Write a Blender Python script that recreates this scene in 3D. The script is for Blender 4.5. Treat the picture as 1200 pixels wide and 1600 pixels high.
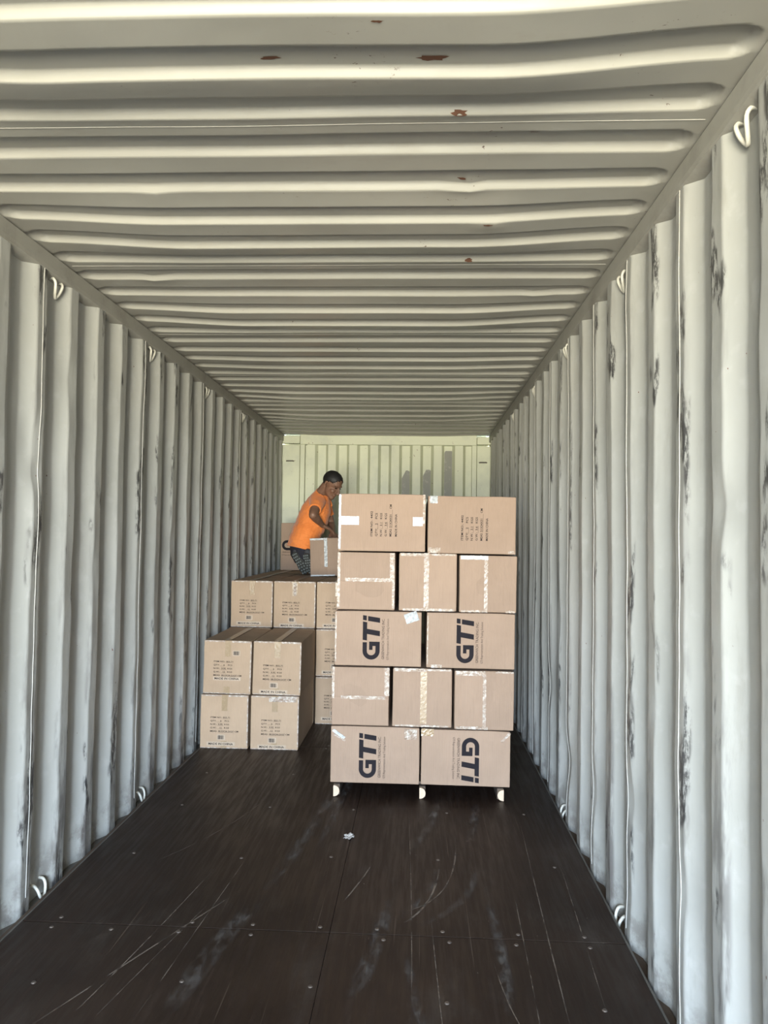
import bpy, bmesh, math, random
from mathutils import Vector, Matrix, noise, Euler
PI = math.pi
S = bpy.context.scene
C = S.collection
for o in list(bpy.data.objects):
    bpy.data.objects.remove(o)
random.seed(7)

# ------------------------------------------------------------------ camera
FPX = 1140.0                       # focal length in pixels of the 1600 px tall frame
VPX, VPY, ROLL, CAMZ = 652.0, 841.0, 0.012, 1.46
a = Vector(((VPX-600)/FPX, -(VPY-800)/FPX, -1)).normalized()
zc = Vector((math.sin(ROLL), math.cos(ROLL), 0)); zc = (zc - zc.dot(a)*a).normalized()
xc = a.cross(zc)
R = Matrix((xc, a, zc))            # rows: world axes expressed in camera axes
cam_d = bpy.data.cameras.new('camera'); cam = bpy.data.objects.new('camera', cam_d); C.objects.link(cam)
cam_d.sensor_fit = 'VERTICAL'; cam_d.sensor_height = 36.0; cam_d.lens = 36.0*FPX/1600.0
cam_d.clip_start = 0.02
cam.matrix_world = Matrix.Translation((0, 0, CAMZ)) @ R.to_4x4()
S.camera = cam

# ------------------------------------------------------------------ world: daylight outside the open doors behind the camera
SKY, GROUND = (0.70, 0.87, 1.08), (1.0, 0.94, 0.74)
W_TOP, W_SKY, W_GND, W_LOW = 9.0, 16.0, 14.0, 5.0
w = bpy.data.worlds.new('world'); S.world = w; w.use_nodes = True
nt = w.node_tree; nt.nodes.clear()
tc = nt.nodes.new('ShaderNodeTexCoord'); sp = nt.nodes.new('ShaderNodeSeparateXYZ')
nt.links.new(tc.outputs['Generated'], sp.inputs[0])
mr = nt.nodes.new('ShaderNodeMapRange'); mr.inputs['From Min'].default_value = -1; mr.inputs['From Max'].default_value = 1
nt.links.new(sp.outputs['Z'], mr.inputs['Value'])
cr = nt.nodes.new('ShaderNodeValToRGB'); el = cr.color_ramp.elements
def c3(c, k): return (c[0]*k, c[1]*k, c[2]*k, 1)
el[0].position = 0.0; el[0].color = c3(GROUND, W_LOW/15)
el[1].position = 0.43; el[1].color = c3(GROUND, W_GND/15)
e = el.new(0.32); e.color = c3(GROUND, 0.55*W_GND/15)
e = el.new(0.495); e.color = c3(GROUND, W_GND/15)
e = el.new(0.53); e.color = c3(SKY, W_SKY/15)
e = el.new(0.58); e.color = c3(SKY, W_SKY/15)
e = el.new(0.75); e.color = c3(SKY, W_TOP/15)
nt.links.new(mr.outputs[0], cr.inputs[0])
bg = nt.nodes.new('ShaderNodeBackground'); bg.inputs['Strength'].default_value = 15
nt.links.new(cr.outputs[0], bg.inputs['Color'])
wo = nt.nodes.new('ShaderNodeOutputWorld'); nt.links.new(bg.outputs[0], wo.inputs[0])
# portal in the door opening: only guides the sampling of the daylight, gives off nothing itself
pl = bpy.data.lights.new('door_portal', 'AREA'); pl.shape = 'RECTANGLE'; pl.size = 2.33; pl.size_y = 2.6
pl.cycles.is_portal = True
po = bpy.data.objects.new('door_portal', pl); C.objects.link(po)
po.location = (-0.37, -3.56, 1.31); po.rotation_euler = (PI/2, 0, 0)

vs = S.view_settings
vs.view_transform = 'Standard'; vs.look = 'None'; vs.gamma = 1.0; vs.use_curve_mapping = False
vs.exposure = 2.2
S.cycles.max_bounces = 12; S.cycles.diffuse_bounces = 8; S.cycles.glossy_bounces = 4
S.cycles.sample_clamp_indirect = 8.0

# ------------------------------------------------------------------ dimensions of the container
XL, XR = -1.53, 0.795              # inner flats of the side walls
DEP = 0.036
ZC = 2.62
Y0, Y1 = -3.55, 8.25

# ------------------------------------------------------------------ helpers
def link(o, parent=None):
    C.objects.link(o)
    if parent: o.parent = parent
    return o
def mesh_from_bm(name, bm, mat, smooth=False, recalc=True):
    if recalc: bmesh.ops.recalc_face_normals(bm, faces=bm.faces)
    me = bpy.data.meshes.new(name); bm.to_mesh(me); bm.free()
    if mat: me.materials.append(mat)
    if smooth: me.polygons.foreach_set('use_smooth', [True]*len(me.polygons))
    return me
def obj(name, bm, mat, parent=None, smooth=False, loc=None, recalc=True):
    me = mesh_from_bm(name, bm, mat, smooth, recalc)
    o = bpy.data.objects.new(name, me); link(o, parent)
    if loc: o.location = loc
    return o
def struct(name, bm, mat, parent=None, smooth=False, recalc=True):
    o = obj(name, bm, mat, parent, smooth, recalc=recalc)
    if not parent: o['kind'] = 'structure'
    return o
def thing(name, label, cat, loc=(0, 0, 0), rot=(0, 0, 0), group=None):
    o = bpy.data.objects.new(name, None); o.empty_display_size = 0.1; C.objects.link(o)
    o.location = loc; o.rotation_euler = rot; o['label'] = label; o['category'] = cat
    if group: o['group'] = group
    return o
def tag(o, label, cat, group=None):
    o['label'] = label; o['category'] = cat
    if group: o['group'] = group
    return o
def add_box(bm, x0, x1, y0, y1, z0, z1, bev=0.0, seg=1):
    m = Matrix.Translation(((x0+x1)/2, (y0+y1)/2, (z0+z1)/2)) @ Matrix.Diagonal((x1-x0, y1-y0, z1-z0, 1))
    r = bmesh.ops.create_cube(bm, size=1, matrix=m)
    if bev > 0:
        ed = {e for v in r['verts'] for e in v.link_edges}
        bmesh.ops.bevel(bm, geom=list(ed), offset=bev, segments=seg, affect='EDGES', profile=0.5)
def add_poly_prism(bm, pts, y0, y1):
    """pts = (x,z) polygon extruded along y"""
    va = [bm.verts.new((p[0], y0, p[1])) for p in pts]; vb = [bm.verts.new((p[0], y1, p[1])) for p in pts]
    n = len(pts)
    for i in range(n):
        bm.faces.new((va[i], va[(i+1) % n], vb[(i+1) % n], vb[i]))
    bm.faces.new(va[::-1]); bm.faces.new(vb)
def loft(bm, pts, radii, side=Vector((0, 1, 0)), n=16, caps=True, round_ends=True):
    """closed tube through pts; radii[i] = r or (r_along_side, r_other)"""
    P = [Vector(p) for p in pts]; Rr = [(r, r) if not isinstance(r, (tuple, list)) else tuple(r) for r in radii]
    T = []
    for i in range(len(P)):
        t = P[min(i+1, len(P)-1)] - P[max(i-1, 0)]; T.append(t.normalized())
    if round_ends:
        q, qr, qt = [], [], []
        for ang in (80, 60, 35):
            k = math.cos(math.radians(ang)); s = math.sin(math.radians(ang)); m_ = min(Rr[0])
            q.append(P[0]-T[0]*m_*s); qr.append((Rr[0][0]*k, Rr[0][1]*k)); qt.append(T[0])
        P2, R2, T2 = q+P, qr+Rr, qt+T
        for ang in (35, 60, 80):
            k = math.cos(math.radians(ang)); s = math.sin(math.radians(ang)); m_ = min(Rr[-1])
            P2.append(P[-1]+T[-1]*m_*s); R2.append((Rr[-1][0]*k, Rr[-1][1]*k)); T2.append(T[-1])
        P, Rr, T = P2, R2, T2
    rings = []
    for p, r, t in zip(P, Rr, T):
        u = side - side.dot(t)*t
        if u.length < 1e-4: u = Vector((1, 0, 0)) - t.x*t
        u.normalize(); v = t.cross(u)
        rings.append([bm.verts.new(p + u*r[0]*math.cos(2*PI*k/n) + v*r[1]*math.sin(2*PI*k/n)) for k in range(n)])
    for A, B in zip(rings, rings[1:]):
        for k in range(n):
            bm.faces.new((A[k], A[(k+1) % n], B[(k+1) % n], B[k]))
    if caps:
        bm.faces.new(rings[0][::-1]); bm.faces.new(rings[-1])
def ellipsoid(bm, c, r, rot=None, seg=20):
    m = Matrix.Translation(c) @ (rot.to_4x4() if rot else Matrix.Identity(4)) @ Matrix.Diagonal((r[0], r[1], r[2], 1))
    bmesh.ops.create_uvsphere(bm, u_segments=seg, v_segments=seg//2+2, radius=1, matrix=m)
def evaluated(o):
    bpy.context.view_layer.update()
    dg = bpy.context.evaluated_depsgraph_get()
    return bpy.data.meshes.new_from_object(o.evaluated_get(dg))
def remeshed(name, bm, mat, parent, voxel=0.005, smooth_it=3, post=None, loc=None):
    """union of overlapping closed shapes as one continuous surface"""
    o = obj(name, bm, mat, None)
    md = o.modifiers.new('r', 'REMESH'); md.mode = 'VOXEL'; md.voxel_size = voxel; md.use_smooth_shade = True
    sm = o.modifiers.new('s', 'SMOOTH'); sm.factor = 0.5; sm.iterations = smooth_it
    me = evaluated(o); me.name = name
    old = o.data; o.modifiers.clear(); o.data = me; bpy.data.meshes.remove(old)
    if not me.materials: me.materials.append(mat)
    me.polygons.foreach_set('use_smooth', [True]*len(me.polygons))
    if post:
        for v in me.vertices: v.co = post(v.co)
    o.parent = parent
    if loc: o.location = loc
    return o

# ------------------------------------------------------------------ materials
class N:
    """small node builder"""
    def __init__(self, name):
        self.m = bpy.data.materials.new(name); self.m.use_nodes = True
        self.t = self.m.node_tree; self.t.nodes.clear()
        self.b = self.t.nodes.new('ShaderNodeBsdfPrincipled'); o = self.t.nodes.new('ShaderNodeOutputMaterial')
        self.t.links.new(self.b.outputs[0], o.inputs[0]); self.out = o
    def n(self, typ, **kw):
        x = self.t.nodes.new('ShaderNode'+typ)
        for k, v in kw.items():
            if k.startswith('_'): setattr(x, k[1:], v)
            else:
                s = x.inputs[k.replace('-', ' ')]
                if hasattr(v, 'links') or isinstance(v, bpy.types.NodeSocket): self.t.links.new(v, s)
                else: s.default_value = v
        return x
    def l(self, a_, b_): self.t.links.new(a_, b_)
    def coord(self, scale=(1, 1, 1), loc=(0, 0, 0), which='Object'):
        tc = self.n('TexCoord'); mp = self.n('Mapping')
        self.l(tc.outputs[which], mp.inputs['Vector'])
        mp.inputs['Scale'].default_value = scale; mp.inputs['Location'].default_value = loc
        return mp.outputs[0]
    def noise(self, scale, vec=None, detail=4, rough=0.55, dist=0.0):
        x = self.n('TexNoise'); x.inputs['Scale'].default_value = scale; x.inputs['Detail'].default_value = detail
        x.inputs['Roughness'].default_value = rough; x.inputs['Distortion'].default_value = dist
        if vec is not None: self.l(vec, x.inputs['Vector'])
        return x.outputs['Fac']
    def ramp(self, fac, a0, a1, v0=0.0, v1=1.0):
        x = self.n('MapRange'); x.interpolation_type = 'SMOOTHSTEP'
        self.l(fac, x.inputs['Value'])
        x.inputs['From Min'].default_value = a0; x.inputs['From Max'].default_value = a1
        x.inputs['To Min'].default_value = v0; x.inputs['To Max'].default_value = v1
        return x.outputs[0]
    def math(self, op, p, q=None, r=None):
        x = self.n('Math'); x.operation = op
        for i, v in enumerate((p, q, r)):
            if v is None: continue
            if isinstance(v, (int, float)): x.inputs[i].default_value = v
            else: self.l(v, x.inputs[i])
        return x.outputs[0]
    def mix(self, fac, c1, c2, mode='MIX'):
        x = self.n('MixRGB'); x.blend_type = mode
        for s, v in zip(x.inputs, (fac, c1, c2)):
            if isinstance(v, (int, float)): s.default_value = v
            elif isinstance(v, tuple): s.default_value = (*v[:3], 1)
            else: self.l(v, s)
        return x.outputs[0]
    def color(self, c):
        if isinstance(c, tuple): self.b.inputs['Base Color'].default_value = (*c[:3], 1)
        else: self.l(c, self.b.inputs['Base Color'])
    def rough(self, r):
        if isinstance(r, (int, float)): self.b.inputs['Roughness'].default_value = r
        else: self.l(r, self.b.inputs['Roughness'])
    def bump(self, h, strength=0.3, dist=0.01, prev=None):
        x = self.n('Bump'); x.inputs['Strength'].default_value = strength; x.inputs['Distance'].default_value = dist
        self.l(h, x.inputs['Height'])
        if prev is not None: self.l(prev, x.inputs['Normal'])
        self.l(x.outputs[0], self.b.inputs['Normal']); return x.outputs[0]

PAINT = (0.385, 0.385, 0.362)
def wall_paint(name, xin, side, seed):
    k = N(name)
    v = k.coord(loc=(seed, seed*2, 0)); tc = k.n('TexCoord'); s = k.n('SeparateXYZ'); k.l(tc.outputs['Object'], s.inputs[0])
    big = k.noise(1.3, v, 5); fine = k.noise(14, v, 6)
    col = k.mix(k.ramp(big, 0.35, 0.7), PAINT, (0.425, 0.425, 0.405))
    vs_ = k.coord((2.0, 2.0, 0.5), (seed*3, 0, 1))
    col = k.mix(k.math('MULTIPLY', k.ramp(k.noise(6, vs_, 6, 0.7), 0.56, 0.74), 0.45), col, (0.30, 0.29, 0.26))
    # pale scrubbed patches
    col = k.mix(k.math('MULTIPLY', k.ramp(fine, 0.56, 0.72), 0.22), col, (0.56, 0.56, 0.55))
    # black rub marks on the ridges that stand into the room
    ridge = k.ramp(k.math('ABSOLUTE', k.math('SUBTRACT', s.outputs['X'], xin)), 0.004, 0.014, 1, 0)
    vr = k.coord((1.0, 3.6, 1.15), (seed, 0.3, 0)); 
    r1 = k.ramp(k.noise(2.1, vr, 3, 0.6), 0.555, 0.62)
    r2 = k.ramp(k.noise(30, k.coord((1, 1.6, 0.45)), 5, 0.75), 0.42, 0.54)
    mark = k.math('MULTIPLY', k.math('MULTIPLY', ridge, r1), r2)
    col = k.mix(k.math('MULTIPLY', mark, 0.93), col, (0.025, 0.024, 0.026))
    # grime: grey smears, more in the lower third where cargo rubs
    low = k.ramp(s.outputs['Z'], 0.0, 1.5, 1, 0.25)
    g = k.math('MULTIPLY', k.math('MULTIPLY', k.ramp(k.noise(3.2, k.coord((1, 3, 0.6), (0, seed, 0)), 5, 0.7), 0.46, 0.62), ridge), low)
    col = k.mix(k.math('MULTIPLY', g, 0.85), col, (0.13, 0.12, 0.115))
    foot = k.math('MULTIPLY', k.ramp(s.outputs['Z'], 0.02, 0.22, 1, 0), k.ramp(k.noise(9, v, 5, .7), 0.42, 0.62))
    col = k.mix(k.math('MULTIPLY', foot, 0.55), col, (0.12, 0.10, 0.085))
    # tiny rust freckles
    ru = k.ramp(k.noise(38, v, 2), 0.765, 0.785); col = k.mix(ru, col, (0.12, 0.045, 0.02))
    k.color(col); k.rough(k.ramp(fine, 0.3, 0.7, 0.34, 0.52))
    k.bump(k.noise(7, v, 3), 0.25, 0.012)
    return k.m
M = {}
M['wall_l'] = wall_paint('grey_white_paint_left', XL, 1, 3.1)
M['wall_r'] = wall_paint('grey_white_paint_right', XR, -1, 8.7)

k = N('ceiling_paint')
v = k.coord(); big = k.noise(0.9, v, 4)
col = k.mix(k.ramp(big, 0.35, 0.65), (0.305, 0.297, 0.270), (0.35, 0.34, 0.31))
col = k.mix(k.math('MULTIPLY', k.ramp(k.noise(5, k.coord((0.5, 1.4, 1)), 6, .7), 0.58, 0.72), 0.35), col, (0.27, 0.25, 0.22))
dk = k.math('MULTIPLY', k.ramp(k.noise(3.0, k.coord(loc=(4, 2, 0)), 2), 0.60, 0.66), k.ramp(k.noise(42, k.coord((1.0, 1.6, 1)), 4, .7), 0.64, 0.68))
col = k.mix(dk, col, (0.06, 0.03, 0.02))
k.color(col); k.rough(0.36); k.bump(k.noise(2.5, v, 3), 0.3, 0.02); M['ceil'] = k.m

k = N('rail_paint')
v = k.coord(); col = k.mix(k.ramp(k.noise(4, v, 6, .7), 0.45, 0.75), (0.33, 0.32, 0.29), (0.24, 0.23, 0.205))
k.color(col); k.rough(0.5); k.bump(k.noise(12, v, 4), 0.2, 0.004); M['rail'] = k.m

k = N('end_wall_paint')
v = k.coord(); col = k.mix(k.ramp(k.noise(2.5, v, 5, .65), 0.42, 0.72), (0.56, 0.58, 0.44), (0.46, 0.48, 0.385))
col = k.mix(k.ramp(k.noise(30, v, 3), 0.70, 0.74), col, (0.14, 0.07, 0.04))
k.color(col); k.rough(0.45); k.bump(k.noise(6, v, 3), 0.2, 0.01); M['end'] = k.m
k = N('repair_paint'); k.color(k.mix(k.ramp(k.noise(14, k.coord(), 5, .7), 0.55, 0.7), (0.20, 0.20, 0.175), (0.30, 0.30, 0.26))); k.rough(0.5); M['patch'] = k.m

k = N('brown_floor_board')
v = k.coord(); s = k.n('SeparateXYZ'); tcx = k.n('TexCoord'); k.l(tcx.outputs['Object'], s.inputs[0])
base = k.mix(k.ramp(k.noise(1.6, v, 5, .6), 0.35, 0.7), (0.017, 0.0090, 0.0060), (0.029, 0.0165, 0.0110))
grain = k.noise(5.0, k.coord((9, 0.55, 1)), 6, 0.65)
base = k.mix(k.math('MULTIPLY', k.ramp(grain, 0.5, 0.72), 0.55), base, (0.044, 0.028, 0.020))
dust = k.math('MULTIPLY', k.ramp(k.noise(2.3, k.coord((1.6, 0.8, 1), (3, 1, 0)), 6, .7), 0.52, 0.75), 0.30)
base = k.mix(dust, base, (0.090, 0.078, 0.068))
scr = k.ramp(k.noise(2.2, k.coord((44, 0.55, 1), (0, 5, 0)), 2, 0.4), 0.70, 0.74)
base = k.mix(k.math('MULTIPLY', scr, 0.35), base, (0.16, 0.12, 0.09))
speck = k.ramp(k.noise(60, v, 2), 0.76, 0.78); base = k.mix(k.math('MULTIPLY', speck, 0.6), base, (0.30, 0.27, 0.23))
k.color(base); k.rough(k.ramp(grain, 0.35, 0.7, 0.42, 0.66)); k.b.inputs['Specular IOR Level'].default_value = 0.28
k.bump(grain, 0.25, 0.002); M['floor'] = k.m

def flat_mat(name, c, r=0.5, metal=0.0, bump=0.0, bscale=20):
    k = N(name); vv = k.coord(); k.color(k.mix(k.ramp(k.noise(bscale, vv, 4), 0.3, 0.75), c, tuple(x*0.82 for x in c))); k.rough(r)
    k.b.inputs['Metallic'].default_value = metal
    if bump: k.bump(k.noise(bscale*1.5, vv, 4), bump, 0.003)
    return k.m

def cardboard(name, c1, c2):
    k = N(name); v = k.coord()
    oi = k.n('ObjectInfo')
    col = k.mix(k.ramp(k.noise(4, v, 4), 0.3, 0.7), c1, c2)
    fibre = k.noise(16, k.coord((6, 6, 0.7)), 4, .7)
    col = k.mix(k.math('MULTIPLY', k.ramp(fibre, 0.45, 0.75), 0.22), col, tuple(x*0.72 for x in c1))
    hs = k.n('HueSaturation'); k.l(col, hs.inputs['Color']); k.l(k.ramp(oi.outputs['Random'], 0, 1, 0.94, 1.05), hs.inputs['Value'])
    k.color(hs.outputs[0]); k.rough(0.72); k.b.inputs['Specular IOR Level'].default_value = 0.3
    wv = k.n('TexWave'); wv.inputs['Scale'].default_value = 26; wv.inputs['Distortion'].default_value = 0.6; wv.bands_direction = 'X'
    k.l(k.coord(), wv.inputs['Vector'])
    b1 = k.bump(wv.outputs['Fac'], 0.06, 0.002); k.bump(k.noise(5, v, 3), 0.25, 0.01, b1)
    return k.m
M['card'] = cardboard('cardboard', (0.285, 0.196, 0.138), (0.32, 0.222, 0.158))
M['card_light'] = cardboard('cardboard_light', (0.375, 0.262, 0.170), (0.415, 0.292, 0.193))
M['ink'] = flat_mat('black_ink', (0.017, 0.014, 0.017), 0.8)
M['ink_brown'] = flat_mat('small_ink', (0.075, 0.050, 0.040), 0.8)
for q_ in ('ink', 'ink_brown'): [n_ for n_ in M[q_].node_tree.nodes if n_.type == 'BSDF_PRINCIPLED'][0].inputs['Specular IOR Level'].default_value = 0.15
M['sticker'] = flat_mat('cream_sticker', (0.46, 0.345, 0.24), 0.5)
def tape_mat(name, c1, c2, amt, rough=0.14):
    k = N(name); v = k.coord(); nz = k.noise(45, v, 5, .7)
    k.color(k.mix(k.ramp(nz, 0.46, 0.62), c1, c2)); k.rough(rough); k.b.inputs['Specular IOR Level'].default_value = 0.55
    k.b.inputs['Coat Weight'].default_value = 0.1; k.b.inputs['Coat Roughness'].default_value = 0.12
    k.bump(k.noise(60, k.coord((1, 1, 0.6)), 5, .7), amt, 0.006); return k.m
M['tape'] = tape_mat('crinkled_clear_tape', (0.31, 0.225, 0.165), (0.50, 0.44, 0.375), 1.0, 0.28)  # paler mottling paints the tape's white glints into its colour
M['tape_white'] = tape_mat('white_tape', (0.44, 0.45, 0.45), (0.36, 0.36, 0.35), 0.7, 0.3)
M['tape_tan'] = tape_mat('tan_tape', (0.30, 0.205, 0.112), (0.33, 0.23, 0.13), 0.15, 0.3)
M['steel'] = flat_mat('pale_painted_steel', (0.66, 0.64, 0.57), 0.3, 0.0, 0.15, 30)
M['screw'] = flat_mat('dull_screw', (0.16, 0.13, 0.11), 0.5, 0.6, 0.2, 60)
M['wood_pale'] = flat_mat('pale_cut_wood', (0.66, 0.50, 0.36), 0.75, 0, 0.3, 40)
M['wood_dark'] = flat_mat('pallet_board', (0.10, 0.07, 0.05), 0.8, 0, 0.3, 20)
M['paper'] = flat_mat('torn_paper', (0.62, 0.60, 0.58), 0.8)
M['seam'] = flat_mat('painted_weld', (0.42, 0.41, 0.38), 0.5)
M['sill'] = flat_mat('worn_sill_steel', (0.13, 0.12, 0.105), 0.55, 0, 0.3, 14)

# ------------------------------------------------------------------ side walls (corrugated steel)
def wall_profile(y_ref, pitch, near_first):
    """list of (y, d) ; d = 0 on the inner flats, DEP on the outer flats, from Y0 to Y1"""
    fl, sl = 0.070*pitch/0.278, 0.069*pitch/0.278
    k0 = math.floor((Y0 - y_ref)/pitch) - 1
    pts = []
    kk = k0
    while y_ref + kk*pitch < Y1 + pitch:
        y = y_ref + kk*pitch                          # start of an inner flat
        pts += [(y, 0.0), (y+fl, 0.0), (y+fl+sl, DEP), (y+2*fl+sl, DEP)]
        kk += 1
    # round the creases: replace each corner by two points
    out = []
    for i, (y, d) in enumerate(pts):
        if i == 0 or i == len(pts)-1: out.append((y, d)); continue
        for (yy, dd), f in ((pts[i-1], 0.12), (pts[i-1], 0.055), (pts[i+1], 0.055), (pts[i+1], 0.12)):
            out.append((y + (yy-y)*f, d + (dd-d)*f))
    ins = []
    for (p, q) in zip(out, out[1:]):
        ins.append(p)
        if q[0]-p[0] > 0.03: ins.append(((p[0]+q[0])/2, (p[1]+q[1])/2))
    ins.append(out[-1])
    return [p for p in ins if Y0 <= p[0] <= Y1]
def wall_shift(name, seed, y, z, d=0.0):
    """how far the battered sheet is off its true place"""
    edge = min(1.0, max(0, (z-0.02))/0.12, 1) * min(1.0, max(0.0, (2.56-z))/0.15)
    p = Vector((seed, y*2.2, z*1.1)); p2 = Vector((seed+9, y*9, z*3.2)); p3 = Vector((seed+4, y*3.5, z*7.0))
    dx = (0.007*noise.noise(p) + 0.0035*noise.noise(p2))*edge
    dy = (0.006*noise.noise(p3) + 0.004*noise.noise(Vector((seed+2, y*4, z*2.3))))*edge
    for (yc, zc_, rr, am) in DENTS[name]:              # dents pushed in by cargo
        q = ((y-yc)/rr)**2*1.2 + ((z-zc_)/(rr*1.5))**2
        if q < 4: dx += am*math.exp(-q*1.6) * (1.0 - 0.5*d/DEP)
    return dx, dy
def make_wall(name, xin, sgn, y_ref, pitch, mat, seed, z0=-0.055, z1=2.60):
    prof = wall_profile(y_ref, pitch, True)
    nz = 84
    bm = bmesh.new(); cols = []
    for (y, d) in prof:
        col = []
        for i in range(nz+1):
            z = z0 + (z1-z0)*i/nz
            dx, dy = wall_shift(name, seed, y, z, d)
            x = xin + sgn*(d + dx)
            col.append(bm.verts.new((x, y+dy, z)))
        cols.append(col)
    for A, B in zip(cols, cols[1:]):
        for i in range(nz):
            f = (A[i], B[i], B[i+1], A[i+1]) if sgn < 0 else (A[i+1], B[i+1], B[i], A[i])
            bm.faces.new(f)
    o = struct(name, bm, mat, smooth=True, recalc=False)
    return o
DENTS = {'wall_left': [(2.80, 1.83, 0.07, 0.022), (2.84, 1.70, 0.05, 0.012), (3.36, 1.30, 0.06, 0.009), (3.10, 2.14, 0.06, 0.008), (4.5, 1.4, 0.08, 0.01), (2.5, 1.5, 0.08, 0.012)],
         'wall_right': [(1.95, 1.55, 0.06, 0.010), (2.20, 0.42, 0.07, 0.010), (2.75, 0.5, 0.08, 0.014), (3.3, 0.35, 0.09, 0.016), (3.9, 0.30, 0.1, 0.018), (4.4, 0.6, 0.1, 0.016), (2.46, 0.9, 0.06, 0.008), (4.1, 1.0, 0.1, 0.012)]}
PL, PR = 0.2765, 0.2745
YL, YR = 2.83, 1.940   # start of an inner flat on each wall
wall_left = make_wall('wall_left', XL, -1, YL, PL, M['wall_l'], 1.7)
wall_right = make_wall('wall_right', XR, 1, YR-0.0, PR, M['wall_r'], 5.3)
# weld beads where the wall panels join (every fourth ridge)
def bead(parent, x, y, sgn, seed):
    bm = bmesh.new()
    nm, sd_ = ('wall_left', 1.7) if sgn < 0 else ('wall_right', 5.3); pts = []
    for i in range(64):
        z = 0.02 + i*0.04; dx, dy = wall_shift(nm, sd_, y, z); xin = XL if sgn < 0 else XR
        pts.append((xin + sgn*(dx - 0.0004), y + dy + 0.003*noise.noise(Vector((seed, z*1.7, 1))), z))
    loft(bm, pts, [0.0020]*len(pts), Vector((0, 1, 0)), 6)
    obj('weld_seam', bm, M['seam'], parent, True)
yy = YL + 0.040 - 4*PL*5
while yy < Y1:
    if yy > Y0+0.1: bead(wall_left, XL-0.001, yy, -1, yy)
    yy += 4*PL
for first in (2.250, 2.812):
    yy = first - 4*PR*5
    while yy < Y1:
        if yy > Y0+0.1 and not 1.5 < yy < 2.0: bead(wall_right, XR+0.001, yy, 1, yy)
        yy += 4*PR

# ------------------------------------------------------------------ ceiling with pressed cross channels and sagging panels
CP = 0.212; WELD0 = 2.0; PAN = 5*CP
SAGP = [(0, 0.0), (0.14, 0.0), (0.34, -0.008), (0.54, -0.028), (0.74, -0.033), (0.94, -0.008), (1.0, 0.0)]
def lerp(tab, t):
    for (a0, b0), (a1, b1) in zip(tab, tab[1:]):
        if t <= a1:
            u = (t-a0)/(a1-a0); return b0 + (b1-b0)*(3*u*u-2*u*u*u)
    return tab[-1][1]
AMP = {-1: 1.35, 0: 1.0, 1: 0.95, 2: 0.5, 3: 0.8, 4: 0.9, 5: 0.6}
CX0, CX1 = XL+0.010, XR-0.020
def smooth01(t): t = max(0, min(1, t)); return t*t*(3-2*t)
def ceil_z(x, y):
    q = (y-WELD0)/PAN; p = math.floor(q); ph = q-p
    yc = WELD0 + p*PAN + (math.floor(ph*5)+0.5)*CP + 0.004
    # signed distance to the rounded rectangle of this channel
    hx, hy, rc = (CX1-CX0)/2, 0.056, 0.050
    ax, ay = abs(x-(CX0+CX1)/2)-(hx-rc), abs(y-yc)-(hy-rc)
    sd = math.hypot(max(ax, 0), max(ay, 0)) + min(max(ax, ay), 0) - rc
    ch = 0.024*max(0.0, min(1.0, -sd/0.015))
    m = smooth01(min(x-XL+0.02, XR-x)/0.65)
    sag = lerp(SAGP, ph)*AMP.get(p, 0.8)*m*(0.9+0.25*noise.noise(Vector((x*0.9, y*0.7, 3))))
    wob = 0.0035*noise.noise(Vector((x*0.9, y*3.0, 7)))*m + 0.0012*noise.noise(Vector((x*3, y*8, 2)))*m
    dn = 0
    for (xd, yd, r_, am) in ((0.14, 2.36, 0.035, -0.014), (-1.20, 3.19, 0.05, -0.014), (0.39, 2.08, 0.03, -0.008), (0.25, 2.62, 0.04, -0.008), (0.55, 3.4, 0.05, -0.012), (-0.9, 2.4, 0.05, -0.006)):
        dd = ((x-xd)/r_)**2 + ((y-yd)/r_)**2
        if dd < 8: dn += am*math.exp(-dd)
    return ZC + ch + sag + wob + dn
xs = [XL-0.07, XL-0.005] + [XL+0.02+0.008*i for i in range(16)] + [XL+0.16+ (XR-XL-0.32)*i/38 for i in range(39)] + [XR-0.14+0.008*i for i in range(16)] + [XR+0.005, XR+0.07]
ys = [Y0]
for q in range(-30, 60):
    yc = WELD0 + (q+0.5)*CP + 0.004
    offs = (-.0565, -.0545, -.051, -.046, -.0425, -.0395, -.036, -.018, 0, .018, .036, .0395, .0425, .046, .051, .0545, .0565, .066, .085, .106, .127, .145) if yc > 0.9 else (-.056, -.041, 0, .041, .056, .1)
    ys += [yc+f for f in offs if Y0 < yc+f < Y1+0.005]
ys.append(Y1+0.005)
bm = bmesh.new(); prev = None
for y in ys:
    row = [bm.verts.new((x, y, ceil_z(x, y))) for x in xs]
    if prev:
        for i in range(len(xs)-1):
            bm.faces.new((prev[i], row[i], row[i+1], prev[i+1]))
    prev = row
ceiling = struct('ceiling', bm, M['ceil'], smooth=True, recalc=False)
p = -4
while WELD0 + p*PAN < Y1:
    yw = WELD0 + p*PAN + 0.002
    if yw > Y0+0.05:
        bm = bmesh.new()
        pts = [(x, yw, ceil_z(x, yw)+0.0005) for x in [XL+0.02+(XR-XL-0.04)*i/60 for i in range(61)]]
        loft(bm, pts, [0.0020]*61, Vector((0, 1, 0)), 6); obj('weld_seam', bm, M['seam'], ceiling, True)
    p += 1
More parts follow.
